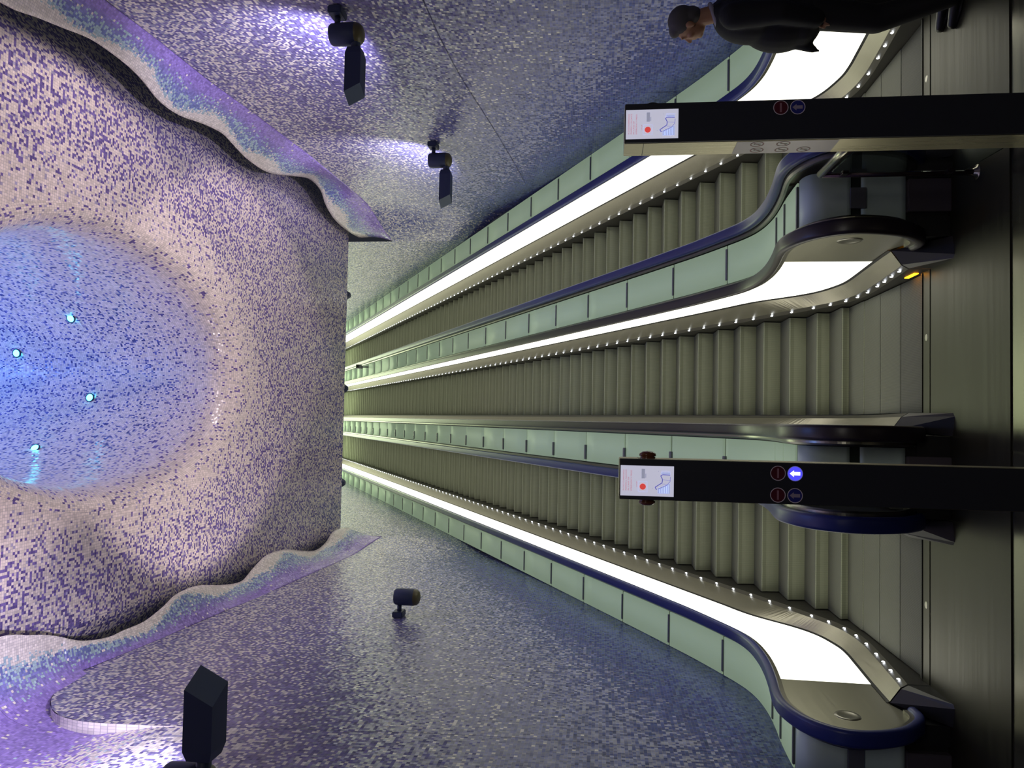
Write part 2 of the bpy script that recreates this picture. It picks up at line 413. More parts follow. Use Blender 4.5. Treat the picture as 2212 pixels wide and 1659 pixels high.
# ------------------------------------------------------------------ floor
o = mesh('floor', [(-9, -12, 0), (9, -12, 0), (9, -1.166, 0), (-9, -1.166, 0)], [(0, 1, 2, 3)], M['floor']); tag(o, kind='structure')
o = mesh('floor_landing', [(-9, -1.166, -.03), (9, -1.166, -.03), (9, .6, -.03), (-9, .6, -.03)], [(0, 1, 2, 3)], M['plinth_dark']); tag(o, kind='structure')
for a, b in ((-3.1, XL-.93), (XL+.93, -.93), (.93, XR-.93), (XR+.93, 3.1)):
    if b-a > .01:
        bm = bmesh.new(); box(bm, a, b, -1.16, -.42, -.02, .006); tag(bm_obj('floor_strip', bm, M['plate']), kind='structure')

# ------------------------------------------------------------------ mosaic walls
def flare(side, y, z):
    amt = .37 if side > 0 else .13
    return 2.985+amt*ss(2.6, 6.9, z)*(1-ss(7.4, 9.3, y))
ZB = {1: [(-9, 7.2), (-3, 7.2), (.88, 7.09), (1.64, 7.03), (2.61, 6.98), (3.79, 6.86), (5.08, 6.75), (6.63, 6.67), (8.26, 6.62), (9.1, 6.57)],
      -1: [(0.93, 7.24), (1.48, 7.18), (2.21, 7.1), (3.39, 7.01), (4.88, 6.88), (7.09, 6.76), (8.51, 6.66), (9.1, 6.62)]}
def zlow(y): return 0 if y < -.40 else (at(CLT, max(y, -.35))-.12 if y > -.3 else 0)
def wall_attrs(y, z, zt, side):
    h = zt-z
    d = .02+.34*math.exp(-max(0, h-.1)/1.45)
    far = ss(6, 10, y)
    d = d*(1-far)+far*.30
    band = .07*ss(1.9, 3.4, z-max(0, SL*(y-1.5)))
    d += band*(1-far)
    dm = .10+.14*math.exp(-max(0, h)/1.5)+.1*far
    tone = 1-ss(2.2, 4.2, z-max(0, SL*(y-1.5))*.9)*(1-far)
    low = ss(3.4, 1.6, z-max(0, SL*(y-1.5)))*(1-far)
    d -= .16*low; dm -= .06*low
    return d, dm, tone
def grid_wall(name, cols, side, xoff=0, fn=None, rows=26):
    vs, uv, A = [], [], {'wht': [], 'mid': [], 'tone': []}; fs = []
    for (y, z0, z1, zt) in cols:
        for k in range(rows+1):
            z = z0+(z1-z0)*k/rows; x = flare(side, y, z)+xoff
            vs.append((side*x, y, z)); uv.append((y, z))
            a = wall_attrs(y, z, zt, side) if fn is None else fn(y, z)
            for n_, v_ in zip(('wht', 'mid', 'tone'), a): A[n_].append(v_)
    n = rows+1
    for i in range(len(cols)-1):
        for k in range(rows): fs.append((i*n+k, (i+1)*n+k, (i+1)*n+k+1, i*n+k+1))
    o = mesh(name, vs, fs, M['wall'], smooth=True, uv=uv, attrs=A); return tag(o, kind='structure')
cols = []
for y in list(np.arange(-9, -.4, .5))+[-.4, -.35, -.3]+list(np.arange(-.2, 9.0, .3))+[9.1]:
    zt = at(ZB[1], y); cols.append((float(y), zlow(y), zt, zt))
grid_wall('wall_right', cols, 1)
far_cols = [(float(y), zlow(y), max(8.2, SL*y+7), 7.5) for y in list(np.arange(9.1, 29, .9))]
grid_wall('wall_right_upper', far_cols, 1)
corner = [(0, 5.6), (.004, 6.1), (.02, 6.4), (.1, 6.66), (.22, 6.83), (.40, 6.98), (.62, 7.10), (.93, 7.2)]
cols = []
for y in [p[0] for p in corner]+list(np.arange(1.2, 9.0, .3))+[9.1]:
    zt = at(corner, y) if y < .93 else at(ZB[-1], y); cols.append((float(y), zlow(y), zt, 7.2 if y < .93 else zt))
wl = grid_wall('wall_left', cols, -1)
# white rim of the rounded wall end, where the wall steps back to the near stretch
rim = []; 
for (y, z) in curve([(0, 5.3)]+corner+[(1.2, 7.21)], 4): rim.append((y, z))
vs, fs, uv = [], [], []
for i, (y, z) in enumerate(rim):
    x = flare(-1, y, z); d = .10*ss(5.6, 6.4, z)+.004
    vs += [(-x, y, z), (-x-d, y, z)]; uv += [(i*.03, 0), (i*.03, d)]
for i in range(len(rim)-1): fs.append((2*i, 2*i+1, 2*i+3, 2*i+2))
o = mesh('trim_1', vs, fs, M['cove'], smooth=True, uv=uv, attrs={'wht': [.9]*len(vs), 'mid': [.1]*len(vs), 'tone': [1]*len(vs)}); tag(o, kind='structure')
def near_attr(y, z):
    t = ss(6.75, 6.0, z)
    return .45*t*(.4+.6*ss(3.6, 5.2, z))+.02, .10+.25*t, 0.6*ss(5.2, 4.0, z)
grid_wall('wall_left_upper', far_cols, -1)

M['seam'] = mat('seam_grout', (.045, .045, .10), .7)
def seam(name, pts, wd):
    vs, fs = [], []
    for i, (y, z) in enumerate(pts):
        a, b = pts[max(i-1, 0)], pts[min(i+1, len(pts)-1)]; d = Vector((b[0]-a[0], b[1]-a[1])).normalized()
        for s_ in (-1, 1): vs.append((flare(1, y-d.y*s_*wd, z+d.x*s_*wd)-.004, y-d.y*s_*wd, z+d.x*s_*wd))
    for i in range(len(pts)-1): fs.append((2*i, 2*i+1, 2*i+3, 2*i+2))
    tag(mesh(name, vs, fs, M['seam']), kind='structure')
seam('trim_4', curve([(-1.0, 3.93), (.73, 3.9), (1.31, 3.89), (2.21, 3.83), (3.36, 3.7), (4.69, 3.57), (5.6, 3.5)], 6), .0035)
seam('trim_5', [(2.5, 5.2), (2.5, 4.2), (2.48, 3.2), (2.48, 1.5)], .003)

# near stretch of the left wall: a little further back at its top, where it turns into the purple cove
TIP = {1: [(2.7, -.5), (2.76, -.14), (2.79, .06), (2.85, .27), (2.92, .57), (3.01, .95), (3.03, 1.29), (3.02, 1.6), (2.98, 1.83), (2.9, 2.12), (2.9, 2.5), (3.01, 3.04), (3.07, 3.5), (3.03, 3.81), (2.98, 4.25), (3.02, 4.91), (3.24, 5.72), (3.42, 6.41), (3.39, 6.93), (3.2, 7.21), (3.06, 7.71), (3.04, 8.45), (3.08, 9.14)],
       -1: [(-2.5, -.6), (-2.52, .16), (-2.59, .45), (-2.68, .77), (-2.84, 1.16), (-2.92, 1.55), (-2.92, 1.84), (-2.92, 2.19), (-2.84, 2.57), (-2.76, 2.82), (-2.76, 3.27), (-2.88, 3.87), (-2.95, 4.44), (-2.83, 4.8), (-2.72, 5.25), (-2.75, 5.91), (-2.88, 6.57), (-2.98, 7.2), (-2.92, 7.69), (-2.77, 8.09), (-2.81, 8.89), (-3.0, 9.4)]}
TIP = {s: [(y, abs(x)) for x, y in v] for s, v in TIP.items()}
TIPC = {s: curve(v, 4) for s, v in TIP.items()}
def tipx(side, y): return at(TIPC[side], y)
ZT = 7.28
def near_path(y, rows):
    tx = tipx(-1, y) if y > -.6 else 2.5
    out = []
    for k in range(rows+1):
        t = k/rows
        if t < .6:
            z = (0 if y < .001 else 5.0)+((6.3)-(0 if y < .001 else 5.0))*t/.6; out.append((flare(-1, y, z)+.10*ss(5.6, 6.4, z)+.001, z))
        else:
            q = (t-.6)/.4; a = q*PI/2; xb = flare(-1, y, 6.3)+.098
            out.append((xb+(tx-xb)*q**3, 6.3+(ZT-6.3)*(1-(1-q)**2)))
    return out
rows = 40
def near_wall(nm, ysn, r0, r1, material):
    vs, uv, fs, A = [], [], [], {'wht': [], 'mid': [], 'tone': []}
    for y in ysn:
        y = float(y); prev = None; s_ = 0
        for k, (x, z) in enumerate(near_path(y, rows)):
            q_ = max(0, (k/rows-.6)/.4)
            if prev: s_ += math.hypot(x-prev[0], z-prev[1])
            prev = (x, z)
            if not r0 <= k <= r1: continue
            vs.append((-x, y, z)); uv.append((y, s_+(5.0 if y > .001 else 0)))
            if material is M['wall']:
                a_ = wall_attrs(y, z, 7.2, -1); g = ss(4.2, 5.6, z)*ss(.9, 0, y)
                a_ = (a_[0]*(1-g)+g*.62, a_[1], a_[2])
            else:
                low = ss(6.35, 5.9, z+.25*math.sin(y*2)); up = ss(.55, .95, q_+.06*math.sin(y*5)); wh = ss(.84, .97, q_+.04*math.sin(y*4))
                a_ = (max(.60*low, 1.2*wh, .02), .12*low+.5*up, up)
            for n_, v_ in zip(('wht', 'mid', 'tone'), a_): A[n_].append(v_)
    n = r1-r0+1
    for i in range(len(ysn)-1):
        for k in range(n-1): fs.append((i*n+k, (i+1)*n+k, (i+1)*n+k+1, i*n+k+1))
    tag(mesh(nm, vs, fs, material, smooth=True, uv=uv, attrs=A), kind='structure')
YN = list(np.arange(-9, -.1, .35))+[0.0]; YCV = [.002]+list(np.arange(.1, 1.06, .12))
near_wall('wall_near', YN, 0, 22, M['wall']); near_wall('wall_near_cove', YN, 22, rows, M['cove'])
near_wall('wall_near_inner', YCV, 0, 22, M['cove']); near_wall('wall_near_cove_inner', YCV, 22, rows, M['cove'])

# wavy mosaic coves that hang between wall top and ceiling
def cove(name, side, y0, y1):
    vs, uv, fs, A = [], [], [], {'wht': [], 'mid': [], 'tone': []}; R_ = 14
    ys = list(np.arange(y0, y1, .06))+[y1]
    tipmean = 3.05 if side > 0 else 2.85
    for y in ys:
        y = float(y); yb = min(y, 9.05); zb = at(ZB[side], yb); xb = flare(side, yb, zb)-.004; tx = tipx(side, y)
        s_ = 0; prev = None
        for k in range(R_+1):
            t = k/R_; bow = .05*math.sin(PI*t)
            x = xb+(tx-xb)*t+bow*.8; z = zb+(ZT-zb)*t+bow*-.3; yy = yb+(y-yb)*t
            if prev: s_ += math.hypot(x-prev[0], z-prev[1])
            prev = (x, z); vs.append((side*x, yy, z)); uv.append((y, s_))
            reach = xb-tx
            wband = .30+.25*math.sin(y*4.2+side)
            wv = ss(1-.55*wband-.12, 1-.25*wband, t); bl = ss(.25, .8, t)
            A['wht'].append(1.3*wv if wv > .02 else .02*bl); A['mid'].append(.45*bl); A['tone'].append(bl)
    n = R_+1
    for i in range(len(ys)-1):
        for k in range(R_): fs.append((i*n+k, (i+1)*n+k, (i+1)*n+k+1, i*n+k+1))
    o = mesh(name, vs, fs, M['cove'], smooth=True, uv=uv, attrs=A); tag(o, kind='structure')
    sm = o.modifiers.new('thick', 'SOLIDIFY'); sm.thickness = .035; sm.offset = -1 if side < 0 else 1
    return o
cove('trim_2', 1, -2.0, 9.14)
cove('trim_3', -1, .92, 9.4)

# ------------------------------------------------------------------ ceiling with the egg-shaped opening
ZC, YEDGE = 7.52, 9.15
CX, CYC = -.07, 1.8
def egg(th, f=1.0):
    c, s_ = math.cos(th), math.sin(th); return (CX+1.30*f*c, CYC+(2.5 if s_ > 0 else 2.05)*f*s_)
NT_ = 96
XCR = {1: [(-9, 2.70), (2, 2.71), (3.05, 2.75), (5.1, 2.9), (7.8, 3.04), (9.3, 3.1)], -1: [(-9, 2.6), (.4, 2.6), (1.2, 2.74), (4, 2.8), (6.3, 2.85), (9.3, 2.9)]}
def crease(side, y): return at(XCR[side], y)
def ring_out(th, t):
    """from egg*1.22 (t=0) out to the ceiling's border (t=1)"""
    ex, ey = egg(th, 1.22); dx, dy = math.cos(th), math.sin(th)*1.6
    ks = []
    if dx > 1e-6: ks.append((2.72-ex)/dx)
    if dx < -1e-6: ks.append((-2.72-ex)/dx)
    if dy > 1e-6: ks.append((YEDGE-ey)/dy)
    if dy < -1e-6: ks.append((-6.0-ey)/dy)
    k = min(ks)*t; x, y = ex+dx*k, ey+dy*k
    sd = 1 if x > 0 else -1; return x+sd*(crease(sd, y)-2.72)*ss(1.5, 2.72, abs(x)), y
ths = [2*PI*i/NT_ for i in range(NT_)]
for cx_, cy_ in ((2.72, YEDGE), (-2.72, YEDGE)):           # rays that run exactly into the far corners
    lo, hi = (.05, PI/2-.02) if cx_ > 0 else (PI/2+.02, PI-.05)
    for _ in range(60):
        md = (lo+hi)/2; ex, ey = egg(md, 1.22); dx, dy = math.cos(md), math.sin(md)*1.6
        hit_top = (YEDGE-ey)/dy < (cx_-ex)/dx
        if (cx_ > 0) == hit_top: hi = md
        else: lo = md
    ths.append((lo+hi)/2)
ths.sort()
# flat part: planar grid minus the opening is built in polar rows
vs, uv, fs, A = [], [], [], {'wht': [], 'mid': [], 'tone': []}
RO = [0, .03, .07, .12, .18, .26, .36, .48, .6, .72, .84, .93, 1.0]
for t in RO:
    for th in ths:
        x, y = ring_out(th, t); vs.append((x, y, ZC)); uv.append((x, y))
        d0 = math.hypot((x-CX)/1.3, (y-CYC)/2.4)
        edge = ss(7.0, 9.0, y)  # shading toward the far edge, put into the tile mix
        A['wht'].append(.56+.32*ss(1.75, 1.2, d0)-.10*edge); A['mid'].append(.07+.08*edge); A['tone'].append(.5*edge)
n = len(ths)
for i in range(len(RO)-1):
    for k in range(n): j = (k+1) % n; fs.append((i*n+k, i*n+j, (i+1)*n+j, (i+1)*n+k))
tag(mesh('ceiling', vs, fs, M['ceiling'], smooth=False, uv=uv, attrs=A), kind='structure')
# past a crease the ceiling is bent up, shaped to keep this band shaded
for sd, nm in ((1, 'ceiling_right'), (-1, 'ceiling_left')):
    vs, uv, fs, A = [], [], [], {'wht': [], 'mid': [], 'tone': []}
    ysb = [float(v) for v in np.arange(-6, YEDGE, .4)]+[YEDGE]; tt = [0, .04, .08, .14, .2, .3, .5, .8, 1.2]
    for y in ysb:
        s_ = 0; z = ZC; px_ = 0
        for t in tt:
            z += (t-px_)*.52*min(1, (t+px_)/2/.16); s_ += (t-px_)*1.25; px_ = t
            vs.append((sd*(crease(sd, y)+t), y, z)); uv.append((sd*(2.72+s_), y))
            A['wht'].append(.46); A['mid'].append(.14); A['tone'].append(.25)
    n_ = len(tt)
    for i in range(len(ysb)-1):
        for k in range(n_-1): fs.append((i*n_+k, (i+1)*n_+k, (i+1)*n_+k+1, i*n_+k+1))
    tag(mesh(nm, vs, fs, M['ceiling'], smooth=True, uv=uv, attrs=A), kind='structure')
# the funnel: lip curls up into a leaning shaft
prof = []
for k in range(10): a = k/9*PI/2*.86; prof.append((1.22-.20*math.sin(a), .46*(1-math.cos(a))))
for k in range(1, 16): q = k/15; prof.append((1.02-.40*q, .40+8.5*q))
vs, uv, fs, A = [], [], [], {'wht': [], 'mid': [], 'tone': []}; s_ = 0; prev = None
for (f, dz) in prof:
    if prev: s_ += math.hypot((f-prev[0])*1.8, dz-prev[1])
    prev = (f, dz); lean = .10*dz
    for i in range(NT_+1):
        x, y = egg(2*PI*i/NT_, f); vs.append((x, y+lean*.3, ZC+dz)); uv.append((i/NT_*11.6, s_))
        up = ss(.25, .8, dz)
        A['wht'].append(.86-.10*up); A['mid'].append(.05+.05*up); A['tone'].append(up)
n = NT_+1
for i in range(len(prof)-1):
    for k in range(n-1): fs.append((i*n+k, i*n+k+1, (i+1)*n+k+1, (i+1)*n+k))
fs.append(tuple(range((len(prof)-1)*n, len(prof)*n-1)))
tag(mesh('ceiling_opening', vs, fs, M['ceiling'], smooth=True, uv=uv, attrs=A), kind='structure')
# header that closes the ceiling's far edge and the soffit that climbs behind it
o = mesh('ceiling_soffit', [(-3.9, YEDGE, ZC), (3.9, YEDGE, ZC), (3.9, YEDGE+.1, 9.4), (-3.9, YEDGE+.1, 9.4), (3.9, 29, 20.5), (-3.9, 29, 20.5)], [(0, 1, 2, 3), (3, 2, 4, 5)], mat('soffit_paint', (.4, .42, .36), .7)); tag(o, kind='structure')

# lights set into the funnel's wall
M['blue_led'] = mat('blue_led', (.3, .8, 1), .4, emit=(.05, .75, 1), es=12)
def funnel_hit(d):
    for k in range(2000):
        p = CAM+d*(6+k*.005)
        if p.z < ZC+.45: continue
        dz = p.z-ZC; f = 1.02-.40*(dz-.40)/8.5; x, y = p.x-CX, p.y-CYC-.03*dz
        if (x/(1.3*f))**2+(y/((2.5 if y > 0 else 2.05)*f))**2 >= 1: return CAM+d*(6+k*.005-.03)
    return None
for d, lab in (((.125, .919, .706), 'small cyan light in the blue opening, upper right one'), ((.077, .912, .777), 'small cyan light in the blue opening, highest of the middle'),
               ((.02, .926, .679), 'small cyan light in the blue opening, lowest one'), ((-.049, .92, .751), 'small cyan light in the blue opening, on its left side')):
    p = funnel_hit(Vector(d))
    if p is None: continue
    e = empty('recessed_light', p, lab, 'light', 'lights in the blue ceiling opening')
    nrm = Vector((CX-p.x, CYC-p.y, 0)).normalized(); q = nrm.to_track_quat('Z', 'Y').to_matrix().to_4x4()
    bm = bmesh.new(); lathe(bm, [(0, .02), (.03, .018), (.045, .008), (.05, 0)], q, 14); bm_obj('lens', bm, M['blue_led'], e, True)
    bm = bmesh.new(); lathe(bm, [(.05, -.02), (.062, -.02), (.066, .0), (.06, .008), (.05, .006)], q, 14); bm_obj('ring', bm, M['navy'], e, True)
lamp('shaft_light', 'POINT', (CX, CYC-.6, ZC+5.2), 190, (.12, .29, 1), shadow_soft_size=.4)
lamp('shaft_light', 'POINT', (CX-.5, CYC-.9, ZC+2.6), 30, (.20, .42, 1), shadow_soft_size=.3)
lamp('shaft_light', 'POINT', (CX+.5, CYC-.9, ZC+2.6), 30, (.20, .42, 1), shadow_soft_size=.3)

# ------------------------------------------------------------------ wall lights
def wall_light(side, y, z, label, capsule=True, boxlen=.42, boxw=.075, power=(190, 200), aim=(.85, .75)):
    xw = flare(side, y, z); e = empty('wall_spotlight', (side*xw, y, z), label, 'wall light'); s = -side   # s points into the room
    if capsule:
        box_obj('wall_bracket', M['navy'], e, *sorted((s*.0, s*.07)), -.09, .09, .03, .16, bevel=.01)
        bm = bmesh.new(); tube(bm, [(s*.06, 0, .09), (s*.14, 0, .09)], .028, 10); bm_obj('arm', bm, M['navy'], e, True)
        bm = bmesh.new(); lathe(bm, [(0, .155), (.085, .15), (.098, .13), (.102, .05), (.102, -.09), (.1, -.092)], Matrix.Translation((s*.24, 0, 0)), 24); cp = bm_obj('lamp_barrel', bm, M['navy'], e, True)
        bm = bmesh.new(); lathe(bm, [(.1, -.092), (.094, -.125), (.07, -.152), (.035, -.165), (0, -.168)], Matrix.Translation((s*.24, 0, 0)), 24); bm_obj('barrel_cap', bm, M['ochre'], cp, True)
    x0 = .335 if capsule else .14
    if boxlen:
        if not capsule:
            box_obj('wall_bracket', M['navy'], e, *sorted((0, s*.06)), -.1, .1, -.1, .1, bevel=.01)
        bm = bmesh.new(); tube(bm, [(s*(x0-.1), 0, -.09), (s*(x0+.06), 0, -.09)], .045, 12); bm_obj('neck', bm, M['navy'], e, True)
        bm = bmesh.new(); h = boxw; xa, xb = s*(x0+.05), s*(x0+.05+boxlen)
        ringa = [bm.verts.new((xa, a*.8, -.09+b*.8)) for a, b in ((h, h), (h, -h), (-h, -h), (-h, h))]
        ringm = [bm.verts.new((xa+s*.06, a, -.09+b)) for a, b in ((h, h), (h, -h), (-h, -h), (-h, h))]
        ringb = [bm.verts.new((xb+s*.5*(a+b), a, -.09+b)) for a, b in ((h, h), (h, -h), (-h, -h), (-h, h))]
        for u, v in ((ringa, ringm), (ringm, ringb)):
            for k in range(4): bm.faces.new((u[k], u[(k+1) % 4], v[(k+1) % 4], v[k]))
        bm.faces.new(ringa); bx = bm_obj('lamp_box', bm, M['navy'], e)
        bm = bmesh.new(); bm.faces.new([bm.verts.new((v[0], v[1], v[2])) for v in [(xb+s*(.5*(a+b)+.0012), a, -.09+b) for a, b in ((h, h), (h, -h), (-h, -h), (-h, h))]]); bm_obj('box_end', bm, M['navy_lit'], bx)
        lamp('wall_wash', 'SPOT', (side*xw+s*.62, y+.12, z+.03), power[1], (.84, .76, 1.0), (side*(xw+.05), y+aim[0], z+aim[1]), spot_size=math.radians(92), spot_blend=.8, shadow_soft_size=.06)
    if capsule:
        lamp('ceiling_wash', 'SPOT', (side*xw+s*.24, y, z+.2), power[0], (1.0, .84, .86), (side*xw+s*2.7, y+.3, z+2.5), spot_size=math.radians(96), spot_blend=.3, shadow_soft_size=.05)
    return e
wall_light(1, .9, 4.68, 'nearer navy spotlight on the right wall, barrel lamp with box lamp below it')
wall_light(1, 4.2, 4.52, 'farther navy spotlight on the right wall, smaller of the two with box lamps')
wall_light(-1, 3.4, 4.62, 'navy barrel spotlight alone on the left wall, without a box lamp', boxlen=0)
wall_light(-1, -1.36, 4.70, 'large navy box lamp nearest the camera on the left wall', boxlen=.42, boxw=.09, power=(190, 330), aim=(.55, 1.5))
for x in (2.0, 0.0, -2.0):
    lab = {2.0: 'navy lamp peeking under the ceiling edge, rightmost of three', 0.0: 'navy lamp peeking under the ceiling edge above the middle escalator', -2.0: 'navy lamp peeking under the ceiling edge, leftmost of three'}[x]
    e = empty('hanging_lamp', (x, 9.75, 7.69), lab, 'lamp', 'lamps behind the ceiling edge')
    bm = bmesh.new(); lathe(bm, [(0, -.03), (.05, -.03), (.10, .05), (.13, .06), (.13, .35), (0, .36)], seg=6); bm_obj('housing', bm, M['navy'], e)
    bm = bmesh.new(); tube(bm, [(0, 0, .35), (0, 0, 2.2)], .02, 8); bm_obj('stem', bm, M['navy'], e)

# ------------------------------------------------------------------ sign pillars
M['sign_white'] = mat('sign_backlit', (.85, .85, .95), .35, emit=(.80, .80, 1.0), es=.52)
M['sign_red'] = mat('sign_red_print', (.55, .10, .14), .5, emit=(.9, .25, .32), es=.30)
M['sign_button'] = mat('sign_red_button', (.75, .06, .05), .5, emit=(1, .10, .09), es=.55)
M['sign_grey'] = mat('sign_grey_print', (.45, .46, .58), .5, emit=(.5, .52, .7), es=.45)
M['sign_blue'] = mat('sign_blue_print', (.16, .16, .5), .5, emit=(.16, .16, .62), es=.5)
M['sign_pale'] = mat('sign_pale_print', (.55, .6, .9), .5, emit=(.52, .6, 1), es=.6)
M['unlit_red'] = mat('unlit_red', (.11, .012, .024), .35)
M['unlit_blue'] = mat('unlit_blue', (.03, .033, .26), .35)
M['unlit_mark'] = mat('unlit_mark', (.42, .34, .44), .4)
M['unlit_bar'] = mat('unlit_bar', (.40, .20, .25), .4)
M['unlit_ring'] = mat('unlit_ring', (.85, .72, .82), .4)
M['lit_blue'] = mat('lit_blue', (.1, .1, 1), .4, emit=(.08, .07, 1), es=.95)
M['lit_white'] = mat('lit_white', (1, 1, 1), .4, emit=(.9, .92, 1), es=1.6)
M['amber'] = mat('amber_dome', (.16, .05, .018), .22)
M['sticker'] = mat('sticker_white', (.30, .27, .29), .3, .4)
M['sticker_red'] = mat('sticker_red', (.20, .035, .045), .4)
M['sticker_dark'] = mat('sticker_dark', (.05, .045, .05), .4)
M['dash'] = mat('etched_dash', (.05, .052, .06), .5)
def flat(name, polys, z, material, parent, tf):
    """flat outlines (u, v) laid on a face by tf(u, v, height)"""
    bm = bmesh.new()
    for p in polys:
        A_ = [bm.verts.new(tf(u, v, z)) for u, v in p]; bm.faces.new(A_)
    return bm_obj(name, bm, material, parent)
def disc(u, v, r, n=24): return [(u+r*math.cos(2*PI*k/n), v+r*math.sin(2*PI*k/n)) for k in range(n)]
def ring_polys(u, v, r0, r1, n=24, ru=1, rv=1):
    out = []
    for k in range(n):
        a, b = 2*PI*k/n, 2*PI*(k+1)/n
        out.append([(u+ru*r0*math.cos(a), v+rv*r0*math.sin(a)), (u+ru*r1*math.cos(a), v+rv*r1*math.sin(a)), (u+ru*r1*math.cos(b), v+rv*r1*math.sin(b)), (u+ru*r0*math.cos(b), v+rv*r0*math.sin(b))])
    return out
def text_obj(name, body, u, v, width, height, z, material, parent, tf):
    cu = bpy.data.curves.new(name, 'FONT'); cu.body = body; cu.size = 1
    o = bpy.data.objects.new('tmp_text', cu); C.objects.link(o)
    dg = bpy.context.evaluated_depsgraph_get(); dg.update()
    me = bpy.data.meshes.new_from_object(o.evaluated_get(dg)); bpy.data.objects.remove(o)
    xs = [q.co.x for q in me.vertices]; ys = [q.co.y for q in me.vertices]
    kx = width/max(1e-6, max(xs)-min(xs)); ky = height/max(1e-6, max(ys)-min(ys)); x0, y0 = min(xs), min(ys)
    for q in me.vertices: q.co = tf(u+(q.co.x-x0)*kx, v+(q.co.y-y0)*ky, z)
    me.name = name; return link(name, me, material, parent)
def stroke(pts, w):
    out = []
    for a, b in zip(pts, pts[1:]):
        d = Vector((b[0]-a[0], b[1]-a[1])).normalized()*w/2; nx, ny = -d.y, d.x
        out.append([(a[0]+nx, a[1]+ny), (a[0]-nx, a[1]-ny), (b[0]-nx, b[1]-ny), (b[0]+nx, b[1]+ny)])
    return out
def pillar(x0, x1, label, cols, lit, domes, sticker):
    yf, yb, zt = -1.80, -1.612, 2.19
    p = empty('sign_pillar', ((x0+x1)/2, (yf+yb)/2, 0), label, 'pillar'); ox, oy = (x0+x1)/2, (yf+yb)/2; hw = (x1-x0)/2; hd = (yb-yf)/2
    box_obj('steel_body', M['pillar_steel'], p, -hw, hw, -hd+.004, hd, 0, zt, bevel=.003)
    box_obj('front_panel', M['pillar_face'], p, -hw+.002, hw-.002, -hd-.004, -hd+.006, .02, zt-.003, bevel=.001)
    box_obj('top_seam', M['plinth_dark'], p, -hw-.0008, hw+.0008, -hd+.008, hd+.0008, zt-.100, zt-.097)
    fr = lambda u, v, h: (u, -hd-.004-h, v)
    S0, S1, Z1, Z0 = -hw+.020, hw-.034, zt-.006, zt-.272
    W, H = S1-S0, Z1-Z0
    s = flat('sign', [[(S0, Z0), (S1, Z0), (S1, Z1), (S0, Z1)]], .0012, M['sign_white'], p, fr)
    U = lambda a: S0+a*W
    V = lambda b: Z1-b*H
    for i, (tx, a0, a1, b) in enumerate((('IN CASO DI EMERGENZA', .17, .86, .070), ('PREMERE IL PULSANTE', .17, .86, .117), ('IN CASE OF', .17, .62, .164), ('EMERGENCY PRESS', .17, .84, .215))):
        text_obj('red_text', tx, U(a0), V(b), (a1-a0)*W, .026*H, .0018, M['sign_red'], s, fr)
    flat('button_frame', stroke([(U(.14), V(.335)), (U(.48), V(.335)), (U(.48), V(.505)), (U(.14), V(.505)), (U(.14), V(.335))], .0012), .0018, M['sign_pale'], s, fr)
    flat('red_button_print', [disc(U(.31), V(.42), .0155)], .0022, M['sign_button'], s, fr)
    text_obj('button_caption', 'STOP', U(.30), V(.315), .18*W, .018*H, .0018, M['sign_red'], s, fr)
    flat('small_panel_print', [[(U(.58), V(.46)), (U(.9), V(.46)), (U(.9), V(.395)), (U(.58), V(.395))]]+stroke([(U(.60), V(.475)), (U(.74), V(.475))], .004), .0016, M['sign_grey'], s, fr)
    flat('small_dots', [disc(U(.83), V(.71), .0022, 10), disc(U(.27), V(.60), .0022, 10)], .0018, M['sign_grey'], s, fr)
    # little drawing of an escalator: stepped side, slope and turned end
    flat('escalator_print_side', [[(U(.10), V(.70)), (U(.26), V(.70)), (U(.44), V(.93)), (U(.10), V(.93))]]+[stroke([(U(.11), V(.735+.032*k)), (U(.24+.028*k), V(.735+.032*k))], .002)[0] for k in range(6)], .0016, M['sign_pale'], s, fr)
    flat('escalator_print_lines', stroke([(U(.22), V(.68)), (U(.30), V(.65)), (U(.45), V(.78)), (U(.56), V(.79)), (U(.68), V(.755)), (U(.72), V(.79)), (U(.71), V(.93))], .0042)+stroke([(U(.24), V(.70)), (U(.38), V(.87)), (U(.50), V(.93)), (U(.66), V(.94))], .002)+stroke([(U(.42), V(.78)), (U(.40), V(.87))], .0012)+stroke([(U(.55), V(.80)), (U(.54), V(.93))], .0012), .0020, M['sign_blue'], s, fr)
    flat('escalator_print_end', [[(U(.74), V(.76)), (U(.80), V(.78)), (U(.80), V(.93)), (U(.73), V(.93))]]+stroke([(U(.73), V(.755)), (U(.84), V(.78)), (U(.84), V(.94))], .0016), .0018, M['sign_pale'], s, fr)
    dd = []
    for cx in (cols if len(cols) > 1 else cols[:1]):
        for k in range(14):
            if k == 7: continue
            zz = zt-.31-.03*k; dd.append([(cx-.001, zz-.007), (cx+.001, zz-.007), (cx+.001, zz+.007), (cx-.001, zz+.007)])
    flat('etched_marks', dd, .0008, M['dash'], p, fr)
